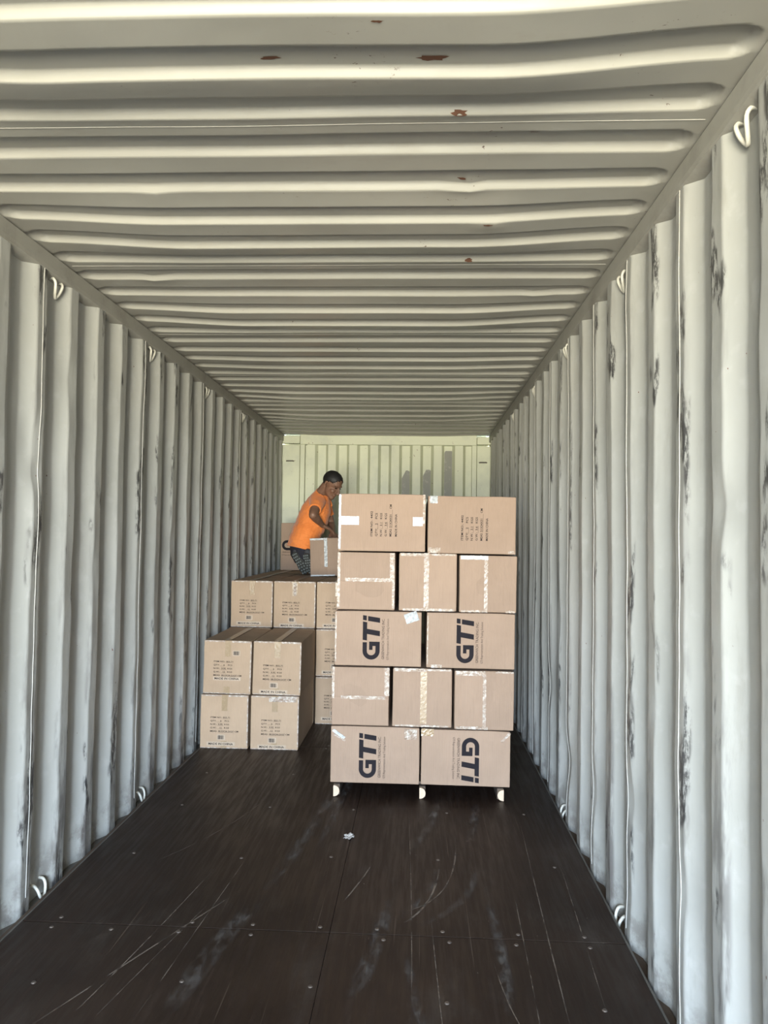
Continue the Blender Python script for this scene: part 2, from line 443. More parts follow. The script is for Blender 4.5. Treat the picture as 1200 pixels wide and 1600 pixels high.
# rust scars on the ceiling
for i, (x, y, s_) in enumerate(((0.02, 1.70, 0.05), (0.32, 2.055, 0.018), (0.13, 2.335, 0.02), (0.24, 2.60, 0.02), (0.20, 3.01, 0.02), (0.1, 1.95, 0.028), (-0.10, 1.55, 0.016), (-0.37, 1.70, 0.03))):
    bm = bmesh.new(); c = bm.verts.new((0, 0, ceil_z(x, y)-0.0015)); ring = []
    for q in range(14):
        r_ = s_*(0.5+0.55*random.random()); xx, yy_ = r_*math.cos(q*2*PI/14), 0.28*r_*math.sin(q*2*PI/14)
        ring.append(bm.verts.new((xx, yy_, ceil_z(x+xx, y+yy_)-0.0015)))
    for q in range(14): bm.faces.new((c, ring[q], ring[(q+1) % 14]))
    M.setdefault('rust', flat_mat('rust', (0.10, 0.04, 0.02) if 1 else 0, 0.8))
    obj('rust_spot', bm, M['rust'], ceiling, loc=(x, y, 0))

# top side rails, lower sills
for nm, x, s_ in (('trim_1', XL, -1), ('trim_2', XR, 1)):
    bm = bmesh.new()
    P_ = [(x - s_*0.004, ZC-0.006), (x - s_*0.006, ZC-0.060), (x - s_*0.005, ZC-0.078), (x + s_*0.036, ZC-0.094), (x + s_*0.075, ZC-0.094), (x + s_*0.075, ZC-0.006)]
    add_poly_prism(bm, P_, Y0, Y1); o = struct(nm, bm, M['rail'])
    bm = bmesh.new(); add_box(bm, min(x+s_*0.060, x+s_*0.075), max(x+s_*0.060, x+s_*0.075), Y0, Y1, ZC-0.02, ZC+0.08); obj('leak_strip', bm, M['rail'], o)  # unseen strip added above the rail to stop daylight leaking in
FXL, FXR = -1.47, 0.775
for nm, x, s_, fx in (('trim_3', XL, -1, FXL), ('trim_4', XR, 1, FXR)):
    bm = bmesh.new()
    P_ = [(fx - s_*0.0, -0.07), (fx + s_*0.001, -0.002), (fx + s_*0.010, -0.004), (fx + s_*0.014, -0.048), (x + s_*0.075, -0.050), (x + s_*0.075, -0.07)]
    add_poly_prism(bm, P_, Y0, Y1); struct(nm, bm, M['sill'])

# ------------------------------------------------------------------ floor boards
bm = bmesh.new()
SEAMS = [Y0, -1.995, 0.37, 2.737, 5.10, 7.47, Y1]
for ya, yb in zip(SEAMS, SEAMS[1:]):
    for xa, xb in ((FXL, -0.306), (-0.306, FXR)):
        add_box(bm, xa+0.0006, xb-0.0006, ya+0.002, yb-0.002, -0.03, 0.0, 0.0015)
floor = struct('floor', bm, M['floor'])
bm = bmesh.new(); add_box(bm, FXL-0.05, FXR+0.05, Y0, Y1, -0.06, -0.031); obj('underlay', bm, M['wood_dark'], floor)
bm = bmesh.new(); bmesh.ops.create_cone(bm, cap_ends=True, segments=10, radius1=0.0085, radius2=0.006, depth=0.003)
sme = mesh_from_bm('screw', bm, M['screw'])
rnd = random.Random(3); ns = 0
for yb in (2.737, 5.10):
    for q in range(9):
        for dy in (-0.035, 0.035):
            if rnd.random() < 0.2: continue
            o = bpy.data.objects.new('screw', sme); link(o, floor); o.location = (-1.34+q*0.245+rnd.uniform(-.02, .02), yb+dy, 0.0016)
for yb in (2.05, 2.38, 3.35, 3.95, 4.5):
    for q in range(5):
        o = bpy.data.objects.new('screw', sme); link(o, floor); o.location = (-1.25+q*0.46+rnd.uniform(-.05, .05), yb+rnd.uniform(-.03, .03), 0.0016)
# scratches and pale drag marks worn into the boards
k = N('scratch_wear'); k.color((0.19, 0.15, 0.12)); k.rough(0.8)
at = k.n('Attribute'); at.attribute_name = 'fade'; al = k.math('MULTIPLY', at.outputs['Fac'], k.ramp(k.noise(7, k.coord((1, 1, 1)), 4, .7), 0.38, 0.58, 0.0, 0.85)); k.l(al, k.b.inputs['Alpha']); M['scratch'] = k.m
k = N('dust_drag'); k.color((0.26, 0.25, 0.24)); k.rough(0.9)
at = k.n('Attribute'); at.attribute_name = 'fade'; al = k.math('MULTIPLY', at.outputs['Fac'], k.ramp(k.noise(9, k.coord((2.6, 0.9, 1)), 6, .75), 0.42, 0.72, 0.0, 0.42)); k.l(al, k.b.inputs['Alpha']); M['drag'] = k.m
def strip(bm, pts, wd, z=0.0012):
    lay = bm.verts.layers.float.get('fade') or bm.verts.layers.float.new('fade')
    P = [Vector((p_[0], p_[1], 0)) for p_ in pts]; L = []
    for i, p_ in enumerate(P):
        t = (P[min(i+1, len(P)-1)]-P[max(i-1, 0)]).normalized(); nrm = Vector((-t.y, t.x, 0))
        e_ = 0.0 if i in (0, len(P)-1) else min(1.0, i/3, (len(P)-1-i)/3)
        w_ = wd*(0.4+0.6*e_)
        row = []
        for f_, al_ in ((-.5, 0), (-.2, 1), (.2, 1), (.5, 0)):
            v_ = bm.verts.new((p_.x+nrm.x*w_*f_, p_.y+nrm.y*w_*f_, z)); v_[lay] = e_*al_; row.append(v_)
        L.append(row)
    for A_, B_ in zip(L, L[1:]):
        for j in range(3): bm.faces.new((A_[j], A_[j+1], B_[j+1], B_[j]))
def bez(p0, p1, p2, n=14): return [((1-t)**2*p0[0]+2*t*(1-t)*p1[0]+t*t*p2[0], (1-t)**2*p0[1]+2*t*(1-t)*p1[1]+t*t*p2[1]) for t in [i/n for i in range(n+1)]]
bm = bmesh.new()
for a_, b_, c_, w_ in (((-1.15, 2.12), (-.92, 2.6), (-.70, 3.05), .006), ((-1.05, 2.12), (-.95, 2.6), (-.86, 3.3), .004), ((-.98, 2.1), (-.9, 2.5), (-.80, 2.95), .003), ((-.84, 2.15), (-.8, 2.7), (-.75, 3.4), .003),
        ((.47, 2.1), (.5, 2.9), (.55, 3.9), .004), ((.38, 2.1), (.40, 2.6), (.42, 3.2), .003), ((.60, 2.3), (.63, 2.8), (.66, 3.4), .003), ((.1, 2.1), (.08, 2.5), (.07, 2.9), .003), ((.0, 2.2), (.0, 3.0), (-.03, 4.0), .003),
        ((-.25, 2.72), (.1, 2.73), (.12, 3.4), .008), ((-.05, 2.9), (.22, 3.0), (.2, 3.75), .006), ((-1.2, 3.2), (-.9, 3.6), (-.8, 4.2), .003), ((-.30, 2.9), (-.2, 3.2), (-.18, 3.35), .006), ((.35, 2.2), (.3, 2.3), (.28, 2.6), .003)):
    strip(bm, bez(a_, b_, c_), w_*1.5)
o = obj('scratches', bm, M['scratch'], floor, recalc=False); o['kind'] = 'stuff'
bm = bmesh.new()
for a_, b_, c_, w_ in (((.13, 4.12), (.11, 3.8), (-.03, 3.42), .06), ((.34, 4.12), (.33, 3.9), (.25, 3.5), .05), ((.10, 3.3), (.1, 2.95), (-.15, 2.8), .045), ((.27, 3.3), (.26, 3.0), (.02, 2.8), .04), ((-.2, 2.35), (-.12, 2.6), (-.10, 3.0), .07), ((-.75, 2.2), (-.72, 2.6), (-.6, 3.0), .09), ((-.62, 3.0), (-.5, 3.6), (-.45, 4.4), .07), ((.3, 2.2), (.33, 2.6), (.3, 3.2), .05), ((-.45, 3.5), (-.4, 4.0), (-.38, 4.6), .05), ((.05, 2.15), (.0, 2.4), (-.02, 2.6), .04)):
    strip(bm, bez(a_, b_, c_), w_, 0.0009)
o = obj('drag_marks', bm, M['drag'], floor, recalc=False); o['kind'] = 'stuff'

# ------------------------------------------------------------------ end wall
bm = bmesh.new()
fl, sl, dp = 0.094, 0.028, 0.045
x = -1.275; pts = []
step = 0.1195
for i in range(17):
    d_ = dp if i % 2 else 0.0
    pts += [(x+0.015, Y1-0.045+d_), (x+step-0.015, Y1-0.045+d_)]
    x += step
pts = [p_ for p_ in pts if p_[0] < 0.62]
cols = []
for (xx, yv) in pts:
    cols.append([bm.verts.new((xx, yv + 0.004*noise.noise(Vector((xx*4, z*2, 0))), z)) for z in [2.60*i/26 for i in range(27)]])
for A, B in zip(cols, cols[1:]):
    for i in range(26): bm.faces.new((A[i], B[i], B[i+1], A[i+1]))
wall_back = struct('wall_back', bm, M['end'], recalc=False)
bm = bmesh.new(); add_box(bm, XL-0.1, XR+0.1, Y1+0.01, Y1+0.03, -0.05, 2.75); obj('backing', bm, M['end'], wall_back)
bm = bmesh.new(); add_box(bm, -1.34, 0.655, Y1-0.065, Y1+0.012, 2.505, 2.64, 0.006); obj('header_beam', bm, M['end'], wall_back)
for xa, xb in ((XL-0.02, -1.342), (0.657, XR+0.02)):
    bm = bmesh.new(); add_box(bm, xa, xb, Y1-0.06, Y1+0.012, 0, 2.50, 0.004); obj('corner_post', bm, M['end'], wall_back)
    bm = bmesh.new(); add_box(bm, xa, xb, Y1-0.075, Y1+0.012, 2.515, 2.60, 0.004); obj('corner_block', bm, M['end'], wall_back)
for xa, xb in ((-1.34, -1.285), (0.60, 0.655)):
    bm = bmesh.new(); add_box(bm, xa, xb, Y1-0.05, Y1+0.012, 0, 2.51, 0.004); obj('edge_flange', bm, M['end'], wall_back)
for xa, za, xb, zb, ch in ((-0.157, 1.90, -0.055, 2.225, 0.045), (0.078, 1.90, 0.190, 2.235, 0.035), (0.312, 1.88, 0.425, 2.45, 0.012)):
    # painted-over repairs lie on the recessed flats
    bm = bmesh.new(); xm = (xa+xb)/2
    q = min(range(0, 16), key=lambda i_: abs(-1.275+step*(i_+0.5)-xm)); yv = Y1-0.045+(dp if q % 2 else 0)-0.008
    cx = -1.275+step*(q+0.5); xa, xb = cx-0.043, cx+0.043
    vv = [bm.verts.new((X_, yv, Z_)) for X_, Z_ in ((xa, za), (xb, za), (xb, zb-ch*0.3), (xb-ch*0.4, zb), (xa+ch, zb), (xa, zb-ch*2))]
    bm.faces.new(vv); obj('repair_patch', bm, M['patch'], wall_back, recalc=False)
for xx in (-1.45, 0.725):
    bm = bmesh.new(); loft(bm, [(xx-0.04, Y1-0.065, 2.315), (xx-0.03, Y1-0.085, 2.315), (xx+0.03, Y1-0.085, 2.315), (xx+0.04, Y1-0.065, 2.315)], [0.007]*4, Vector((0, 0, 1)), 8)
    obj('lashing_bar', bm, M['sill'], wall_back, True)

# ------------------------------------------------------------------ lashing rings
def ring_bm(s_, top=True):
    """bent steel bar in the wall recess; s_ = -1 left wall, +1 right wall; origin on the wall flat"""
    bm = bmesh.new(); i_ = -s_
    if top:
        pts = [(i_*0.006, -0.034, 0.012), (i_*0.022, -0.035, 0.010), (i_*0.030, -0.030, -0.006), (i_*0.024, -0.020, -0.038), (i_*0.016, -0.006, -0.060), (i_*0.014, 0.006, -0.060),
               (i_*0.022, 0.020, -0.038), (i_*0.030, 0.030, -0.006), (i_*0.022, 0.035, 0.010), (i_*0.006, 0.034, 0.012)]
    else:
        pts = [(i_*0.004, -0.036, 0.070), (i_*0.020, -0.036, 0.066), (i_*0.032, -0.030, 0.046), (i_*0.036, -0.018, 0.018), (i_*0.034, 0.0, 0.008), (i_*0.036, 0.018, 0.018), (i_*0.032, 0.030, 0.046),
               (i_*0.020, 0.036, 0.066), (i_*0.004, 0.036, 0.070)]
    P_ = [Vector(q_) for q_ in pts]; pp = []
    for a0, a1, a2, a3 in zip([P_[0]]+P_[:-2], P_[:-1], P_[1:], P_[2:]+[P_[-1]]):
        for t_ in (0, .33, .66):
            pp.append(0.5*((2*a1) + (a2-a0)*t_ + (2*a0-5*a1+4*a2-a3)*t_**2 + (3*a1-a0-3*a2+a3)*t_**3))
    pp.append(P_[-1])
    loft(bm, pp, [0.0062]*len(pp), Vector((0, 0, 1)), 10)
    return bm
ordw = ['nearest', 'second nearest', 'third', 'fourth', 'fifth', 'farthest visible']
meshes = {(s_, t_): mesh_from_bm('lashing_ring', ring_bm(s_, t_), M['steel'], True) for s_ in (-1, 1) for t_ in (True, False)}
for s_, X, y0_, P_, side, n_ in ((-1, XL-DEP, 3.03, 4*PL, 'left', 4), (1, XR+DEP, 1.865, 4*PR, 'right', 5)):
    fl_, sl_ = 0.070, 0.069
    yref = YL if s_ < 0 else YR
    pit = PL if s_ < 0 else PR
    for q in range(n_):
        y_ = y0_ + q*P_
        kk = round((y_ - (yref+0.1735*pit/0.278))/pit); yc = yref + kk*pit + 0.1735*pit/0.278
        o = bpy.data.objects.new('lashing_ring', meshes[(s_, True)]); C.objects.link(o); o.location = (X, yc, ZC-0.098)
        tag(o, 'bent steel lashing ring under the %s roof rail, %s of the upper row' % (side, ordw[q]), 'lashing ring', 'upper lashing rings on the %s wall' % side)
    for q in range(2):
        y_ = (3.03 if s_ < 0 else 2.97) + q*P_
        kk = round((y_ - (yref+0.1735*pit/0.278))/pit); yc = yref + kk*pit + 0.1735*pit/0.278
        o = bpy.data.objects.new('lashing_ring', meshes[(s_, False)]); C.objects.link(o); o.location = (X, yc, -0.050)
        tag(o, 'bent steel lashing ring at floor level on the %s wall, %s one' % (side, ['nearer', 'farther'][q]), 'lashing ring', 'floor lashing rings on the %s wall' % side)

# ------------------------------------------------------------------ writing
_tc = {}
def text_mesh(s_, bold=0.0):
    if (s_, bold) in _tc: return _tc[(s_, bold)]
    cu = bpy.data.curves.new('t', 'FONT'); cu.body = s_; cu.size = 1.0; cu.resolution_u = 2; cu.offset = bold
    o = bpy.data.objects.new('t', cu); C.objects.link(o)
    me = evaluated(o); bpy.data.objects.remove(o); bpy.data.curves.remove(cu)
    vv = [(v_.co.x, v_.co.y) for v_ in me.vertices]; ff = [tuple(p_.vertices) for p_ in me.polygons]
    bpy.data.meshes.remove(me)
    _tc[(s_, bold)] = (vv, ff); return _tc[(s_, bold)]
class Print2D:
    """collects flat ink shapes in local (u,v); builds them on a box front (plane y = yf)"""
    def __init__(self): self.v, self.f = [], []
    def text(self, s_, u, v, h, width=None, bold=0.012):
        vv, ff = text_mesh(s_, bold); k_ = h/0.70
        x0 = min(p_[0] for p_ in vv); x1 = max(p_[0] for p_ in vv)
        kx = (width/(x1-x0)) if width else k_
        n_ = len(self.v); self.v += [(u+(p_[0]-x0)*kx, v+p_[1]*k_) for p_ in vv]; self.f += [tuple(i_+n_ for i_ in f_) for f_ in ff]
    def poly(self, pts):
        n_ = len(self.v); self.v += list(pts); self.f.append(tuple(range(n_, n_+len(pts))))
    def quads(self, A, B):
        n_ = len(self.v); m_ = len(A); self.v += list(A)+list(B)
        for i_ in range(m_-1): self.f.append((n_+i_, n_+i_+1, n_+m_+i_+1, n_+m_+i_))
    def build(self, name, mat, parent, u, v, ang=0.0, yf=0.0, scale=1.0):
        me = bpy.data.meshes.new(name); c_, s_ = math.cos(ang)*scale, math.sin(ang)*scale
        me.from_pydata([(u+p_[0]*c_-p_[1]*s_, yf, v+p_[0]*s_+p_[1]*c_) for p_ in self.v], [], self.f)
        me.materials.append(mat); o = bpy.data.objects.new(name, me); link(o, parent); return o
def logo():
    """the big rounded G, T, dotted i; baseline (0,0), cap height 1, total length about 2.15"""
    P = Print2D(); t = 0.25; r = 0.5; sh = 0.13
    def s(pts): return [(x+sh*y, y) for x, y in pts]
    # G : outer half circle at left, flat right
    n = 18; xr = 1.04; out, inn = [], []
    out.append((xr-0.04, 1.0)); inn.append((xr-0.04, 1-t))
    for i in range(n+1):
        th = PI/2 + PI*i/n
        out.append((r+r*math.cos(th), r+r*math.sin(th))); inn.append((r+(r-t)*math.cos(th), r+(r-t)*math.sin(th)))
    out.append((xr, 0.0)); inn.append((xr, t))
    P.quads(out, inn)
    P.poly([(xr-t*1.0, t), (xr, t), (xr, 0.62), (xr-t, 0.62)])
    P.poly([(0.56, 0.42), (xr-t, 0.42), (xr-t, 0.62), (0.56, 0.62)])
    # T
    P.poly([(1.10, 1-t), (2.16, 1-t), (2.20, 1.0), (1.14, 1.0)])
    P.poly([(1.36, 0), (1.66, 0), (1.78, 1-t), (1.48, 1-t)])
    # i with a square dot
    P.poly([(2.14, 0), (2.42, 0), (2.52, 0.70), (2.24, 0.70)])
    P.poly([(2.26, 0.78), (2.54, 0.78), (2.57, 1.0), (2.29, 1.0)])
    return P
def logo_caption():
    P = Print2D()
    P.text('GREENWICH TRADING INC.', 0.03, -0.26, 0.15, 2.35, 0.008)
    P.text('GTI Representation And Trading Solution', 0.0, -0.52, 0.13, 2.38, 0.0)
    return P

# ------------------------------------------------------------------ cartons
_bc = {}
def carton_mesh(w_, d_, h_, mat, seed, seam=None, sloppy=0.003):
    """box with softly bulged faces; origin bottom centre of the front face plane -> y from 0 to d"""
    bm = bmesh.new(); add_box(bm, -w_/2, w_/2, 0, d_, 0, h_, 0.004, 2)
    bmesh.ops.subdivide_edges(bm, edges=[e_ for e_ in bm.edges if e_.calc_length() > 0.15], cuts=5, use_grid_fill=True)
    for v_ in bm.verts:
        c = v_.co; u = c.x/(w_/2); vv = (c.z-h_/2)/(h_/2); ww = (c.y-d_/2)/(d_/2)
        b = sloppy
        nx = noise.noise(Vector((seed+c.x*4, c.y*4, c.z*4)))*b; nz = noise.noise(Vector((seed+7+c.x*4, c.y*4, c.z*4)))*b; ny = noise.noise(Vector((seed+15+c.x*4, c.y*4, c.z*4)))*b
        c.x += nx + u*0.003*(1-vv*vv)*(1-ww*ww); c.y += ny*0.8 + ww*0.003*(1-u*u)*(1-vv*vv)
        if c.z > h_*0.5: c.z += nz*0.6 - 0.002*(abs(u) > .95)*(abs(ww) > .95)
    return mesh_from_bm('body', bm, mat, False)
def crinkle(parent, u0, u1, v0, v1, mat='tape', name='tape', amp=0.0025, seed=0, ragged=0.25, ang=0, face='front', dep=0.0, y_off=-0.0015):
    """thin strip of tape lying on a face; face front: (u,v) = (x,z); face top: (u,v) = (x,y) at height dep"""
    lu, lv = u1-u0, v1-v0; nu = max(3, min(26, int(abs(lu)/0.008))); nv = max(3, min(30, int(abs(lv)/0.008)))
    bm = bmesh.new(); g = []
    cu, cv = (u0+u1)/2, (v0+v1)/2; ca, sa = math.cos(ang), math.sin(ang)
    for i in range(nu+1):
        row = []
        for j in range(nv+1):
            fu, fv = i/nu, j/nv
            eu = ragged*0.012*noise.noise(Vector((seed, fv*lv*90, 1)))*(1 if i in (0, nu) else 0)
            ev = ragged*0.012*noise.noise(Vector((seed, fu*lu*90, 5)))*(1 if j in (0, nv) else 0)
            U, V = (fu-.5)*lu+eu, (fv-.5)*lv+ev
            U, V = cu+U*ca-V*sa, cv+U*sa+V*ca
            hgt = amp*(0.5+0.9*noise.noise(Vector((seed+U*70, V*70, 0)))) if amp else 0
            hgt = max(0.0, hgt)
            if face == 'front': co = (U, y_off-hgt, V)
            else: co = (U, V, dep+0.0012+hgt)
            row.append(bm.verts.new(co))
        g.append(row)
    for i in range(nu):
        for j in range(nv): bm.faces.new((g[i][j], g[i+1][j], g[i+1][j+1], g[i][j+1]))
    o = obj(name, bm, M[mat], parent, recalc=False)
    sd = o.modifiers.new('t', 'SOLIDIFY'); sd.thickness = 0.0006; sd.offset = 0
    return o
def carton(label, cat, x, y, z, w_, d_, h_, mat='card', rz=0.0, ry=0.0, seed=0, group=None, name='carton'):
    t = thing(name, label, cat, (x, y, z), (0, ry, rz), group)
    me = carton_mesh(w_, d_, h_, M[mat], seed); o = bpy.data.objects.new('body', me); link(o, t)
    return t
def flaps(t, w_, h_, vertical, at=0.5, mat='card'):
    """two closing flaps on the front end of a carton"""
    g = 0.0018; b = 0.003; e_ = 0.004
    if vertical: rs = ((-w_/2+e_, -w_/2+w_*at-g, e_, h_-e_), (-w_/2+w_*at+g, w_/2-e_, e_, h_-e_))
    else: rs = ((-w_/2+e_, w_/2-e_, e_, h_*at-g), (-w_/2+e_, w_/2-e_, h_*at+g, h_-e_))
    for (xa, xb, za, zb) in rs:
        bm = bmesh.new(); add_box(bm, xa, xb, -b, 0.003, za, zb, 0.001); obj('flap', bm, M[mat], t)

# --- the tall pallet load -------------------------------------------------
YS = 4.14
T_ITEM = Print2D()
for q, s_ in enumerate(('ITEM NO.: 4402', 'QTY:   2    PCS', 'N.W.:  3.1   KGS', 'G.W.:  3.6   KGS', 'MEAS: 51X34X31      CM', 'MADE IN CHINA')):
    T_ITEM.text(s_, 0, -q*0.0275-(0.004 if q == 5 else 0), 0.0125, {0: 0.145, 1: 0.135, 2: 0.135, 3: 0.135, 4: 0.185, 5: 0.13}[q], 0.012)
for q, (xa, xb) in ((1, (0.04, 0.075)), (2, (0.045, 0.085)), (3, (0.045, 0.085)), (4, (0.05, 0.155))):
    zb = -q*0.0275-0.004; T_ITEM.poly([(xa, zb), (xb, zb), (xb, zb+0.0012), (xa, zb+0.0012)])
LOGO, CAPT = logo(), logo_caption()
def put_logo(t, u, v, ang, ls=0.128, yf=-0.0035):
    LOGO.build('printed_logo', M['ink'], t, u, v, ang, yf, ls); CAPT.build('printed_caption', M['ink_brown'], t, u, v, ang, yf-0.0002, ls)

pal = thing('pallet', 'low dark pallet with three pale runner ends under the tall carton stack', 'pallet', (0.03, YS+0.01, 0))
bm = bmesh.new()
for q in range(7): add_box(bm, -0.46, 0.47, 0.07+q*0.14, 0.07+q*0.14+0.115, 0.060, 0.074, 0.002)
obj('deck', bm, M['wood_dark'], pal)
for q, xx in enumerate((-0.482, 0.003, 0.465)):
    bm = bmesh.new()
    s_ = 1 if q < 2 else -1
    P_ = [(0, 0.060)] + [(s_*0.034*math.sin(PI*i/12)**0.8, 0.031+0.030*math.cos(PI*i/12)) for i in range(0, 13)] + [(0, 0.0)]
    add_poly_prism(bm, [(xx+p_[0]-s_*0.004, p_[1]) for p_ in P_][::-1], 0.0, 0.03)
    o = obj('runner_end', bm, M['wood_pale'], pal)
    bm = bmesh.new(); add_box(bm, xx-(0.030 if q == 2 else 0.004), xx+(0.006 if q == 2 else 0.030), 0.031, 1.02, 0.0, 0.060, 0.002); obj('runner', bm, M['wood_dark'], pal)

# (label, x centre, z, w, h, depth, kind)
def st(label, x0, x1, z0, z1, dep, seed, ry=0.0, dy=0.0, mat='card'):
    return carton(label, 'cardboard box', (x0+x1)/2, YS+dy, z0+0.002, x1-x0-0.003, dep, z1-z0-0.003, mat, 0, ry*0.45, seed, 'boxes of the pallet load')
LD = 0.335; ED = 0.50
b = st('bottom left box of the pallet load, big logo reading upward', -0.475, 0.027, 0.080, 0.397, LD, 1, 0.002)
put_logo(b, 0.008, 0.030, PI/2, 0.097)
crinkle(b, -0.245, -0.165, 0.262, 0.278, 'tape_white', seed=2, ang=-0.6, amp=0.004); crinkle(b, -0.235, -0.165, 0.246, 0.256, 'tape', seed=92, ang=-0.5, amp=0.004); crinkle(b, 0.165, 0.235, 0.25, 0.306, seed=3, amp=0.006)
b = st('bottom right box of the pallet load, big logo upside down reading downward', 0.034, 0.532, 0.080, 0.390, LD, 4, 0.016)
put_logo(b, -0.022, 0.268, -PI/2, 0.097)
crinkle(b, 0.215, 0.228, 0.24, 0.31, 'tape', seed=5, ang=-0.75, amp=0.003); crinkle(b, -0.25, -0.18, 0.27, 0.31, 'tape_tan', seed=6, amp=0.003)
b = st('lower end-on box at left of pallet load, horizontal taped seam', -0.473, -0.147, 0.400, 0.729, ED, 7, 0.006)
flaps(b, 0.326, 0.329, False, 0.48); crinkle(b, -0.11, 0.14, 0.148, 0.166, 'tape', seed=8, y_off=-0.0045); crinkle(b, 0.135, 0.162, 0.17, 0.326, 'tape', seed=9, y_off=-0.0045)
crinkle(b, -0.162, -0.148, 0.15, 0.326, 'tape', seed=10, amp=.002, y_off=-.0045)
b = st('lower end-on box in middle of pallet load, thin vertical seam', -0.130, 0.204, 0.400, 0.728, ED, 11, 0.010)
flaps(b, 0.334, 0.326, True, 0.51); crinkle(b, -0.16, 0.02, 0.308, 0.326, 'tape', seed=12, y_off=-.0045); crinkle(b, -0.15, 0.15, 0.002, 0.012, 'tape', seed=13, y_off=-.0045)
crinkle(b, -0.010, 0.026, 0.02, 0.31, 'tape_tan', seed=14, amp=0.0006, y_off=-.0035); crinkle(b, 0.02, 0.16, 0.314, 0.325, 'tape', seed=79, y_off=-.0045)
b = st('lower end-on box at right of pallet load, taped along top left', 0.217, 0.551, 0.392, 0.722, ED, 15, 0.008)
flaps(b, 0.334, 0.330, True, 0.51); crinkle(b, -0.16, 0.005, 0.300, 0.326, 'tape', seed=16, y_off=-.0045); crinkle(b, -0.008, 0.010, 0.01, 0.31, 'tape', seed=17, amp=.0015, y_off=-.0045)
crinkle(b, -0.155, 0.02, 0.003, 0.018, 'tape', seed=18, y_off=-.0045); crinkle(b, 0.06, 0.16, 0.317, 0.327, 'tape', seed=19, y_off=-.0045)
b = st('middle row left box of pallet load, logo with scratched letter', -0.460, 0.031, 0.734, 1.045, LD, 20, 0.002)
put_logo(b, 0.010, 0.036, PI/2, 0.097); crinkle(b, 0.150, 0.225, 0.250, 0.305, 'tape_white', seed=21, ang=0.35, amp=0.007)
crinkle(b, -0.244, -0.236, 0.02, 0.30, 'tape', seed=80, amp=.001)
b = st('middle row right box of pallet load, clean logo reading upward', 0.057, 0.553, 0.731, 1.044, LD, 22, 0.012)
put_logo(b, 0.018, 0.030, PI/2, 0.097); crinkle(b, -0.22, -0.16, 0.0, 0.018, 'tape', seed=23, amp=0.004); crinkle(b, -0.244, -0.238, 0.02, 0.29, 'tape', seed=24, amp=.001)
b = st('upper end-on box at left of pallet load, bright horizontal tape', -0.452, -0.122, 1.049, 1.377, ED, 25, 0.004)
flaps(b, 0.330, 0.328, False, 0.49); crinkle(b, -0.12, 0.15, 0.160, 0.180, 'tape', seed=26, y_off=-.0045); crinkle(b, 0.134, 0.160, 0.16, 0.322, 'tape', seed=27, y_off=-.0045)
crinkle(b, -0.163, -0.148, 0.01, 0.322, 'tape', seed=28, amp=.0015, y_off=-.0045); crinkle(b, 0.148, 0.162, 0.01, 0.16, 'tape', seed=81, amp=.0015, y_off=-.0045)
b = st('upper end-on box in middle of pallet load, wide tape down the centre', -0.102, 0.225, 1.049, 1.376, ED, 29, 0.004)
flaps(b, 0.327, 0.327, True, 0.47); crinkle(b, -0.022, 0.006, 0.0, 0.326, 'tape', seed=30, y_off=-.0045, amp=.002); crinkle(b, -0.155, 0.0, 0.308, 0.324, 'tape', seed=31, y_off=-.0045)
crinkle(b, -0.14, 0.15, 0.0, 0.014, 'tape', seed=32, y_off=-.0045); crinkle(b, 0.02, 0.155, 0.312, 0.322, 'tape', seed=82, y_off=-.0045)
b = st('upper end-on box at right of pallet load, tape in hook shape', 0.238, 0.562, 1.046, 1.368, ED, 33, 0.008)
flaps(b, 0.324, 0.322, True, 0.47); crinkle(b, -0.155, 0.0, 0.296, 0.318, 'tape_white', seed=34, y_off=-.0045); crinkle(b, -0.022, -0.002, 0.0, 0.310, 'tape', seed=35, y_off=-.0045, amp=.002)
crinkle(b, -0.15, -0.02, 0.0, 0.012, 'tape', seed=36, y_off=-.0045); crinkle(b, 0.10, 0.15, 0.0, 0.012, 'tape', seed=83, y_off=-.0045)
b = st('top left box of pallet load with two white tape patches', -0.451, 0.046, 1.381, 1.710, LD, 37, 0.004)
T_ITEM.build('printed_text', M['ink'], b, -0.052, 0.085, PI/2, -0.0045, 0.98)
crinkle(b, -0.232, -0.130, 0.148, 0.197, 'tape_white', 'white_tape', seed=38, amp=.001, ragged=.1, y_off=-.004); crinkle(b, 0.176, 0.232, 0.146, 0.197, 'tape_white', 'white_tape', seed=39, amp=.001, ragged=.1, y_off=-.004)
crinkle(b, -0.246, -0.233, 0.01, 0.32, 'tape_white', seed=40, amp=.0015); crinkle(b, 0.233, 0.246, 0.16, 0.325, 'tape', seed=41, amp=.003)
b = st('top right box of pallet load with torn tape at left corners', 0.057, 0.555, 1.374, 1.702, LD, 42, 0.012)
T_ITEM.build('printed_text', M['ink'], b, -0.048, 0.075, PI/2, -0.0045, 0.98)
crinkle(b, -0.238, -0.195, 0.282, 0.324, 'tape_white', seed=43, amp=.007); crinkle(b, -0.244, -0.175, 0.0, 0.032, 'tape', seed=44, amp=.005); crinkle(b, 0.205, 0.24, 0.005, 0.02, 'tape', seed=45, amp=.003)
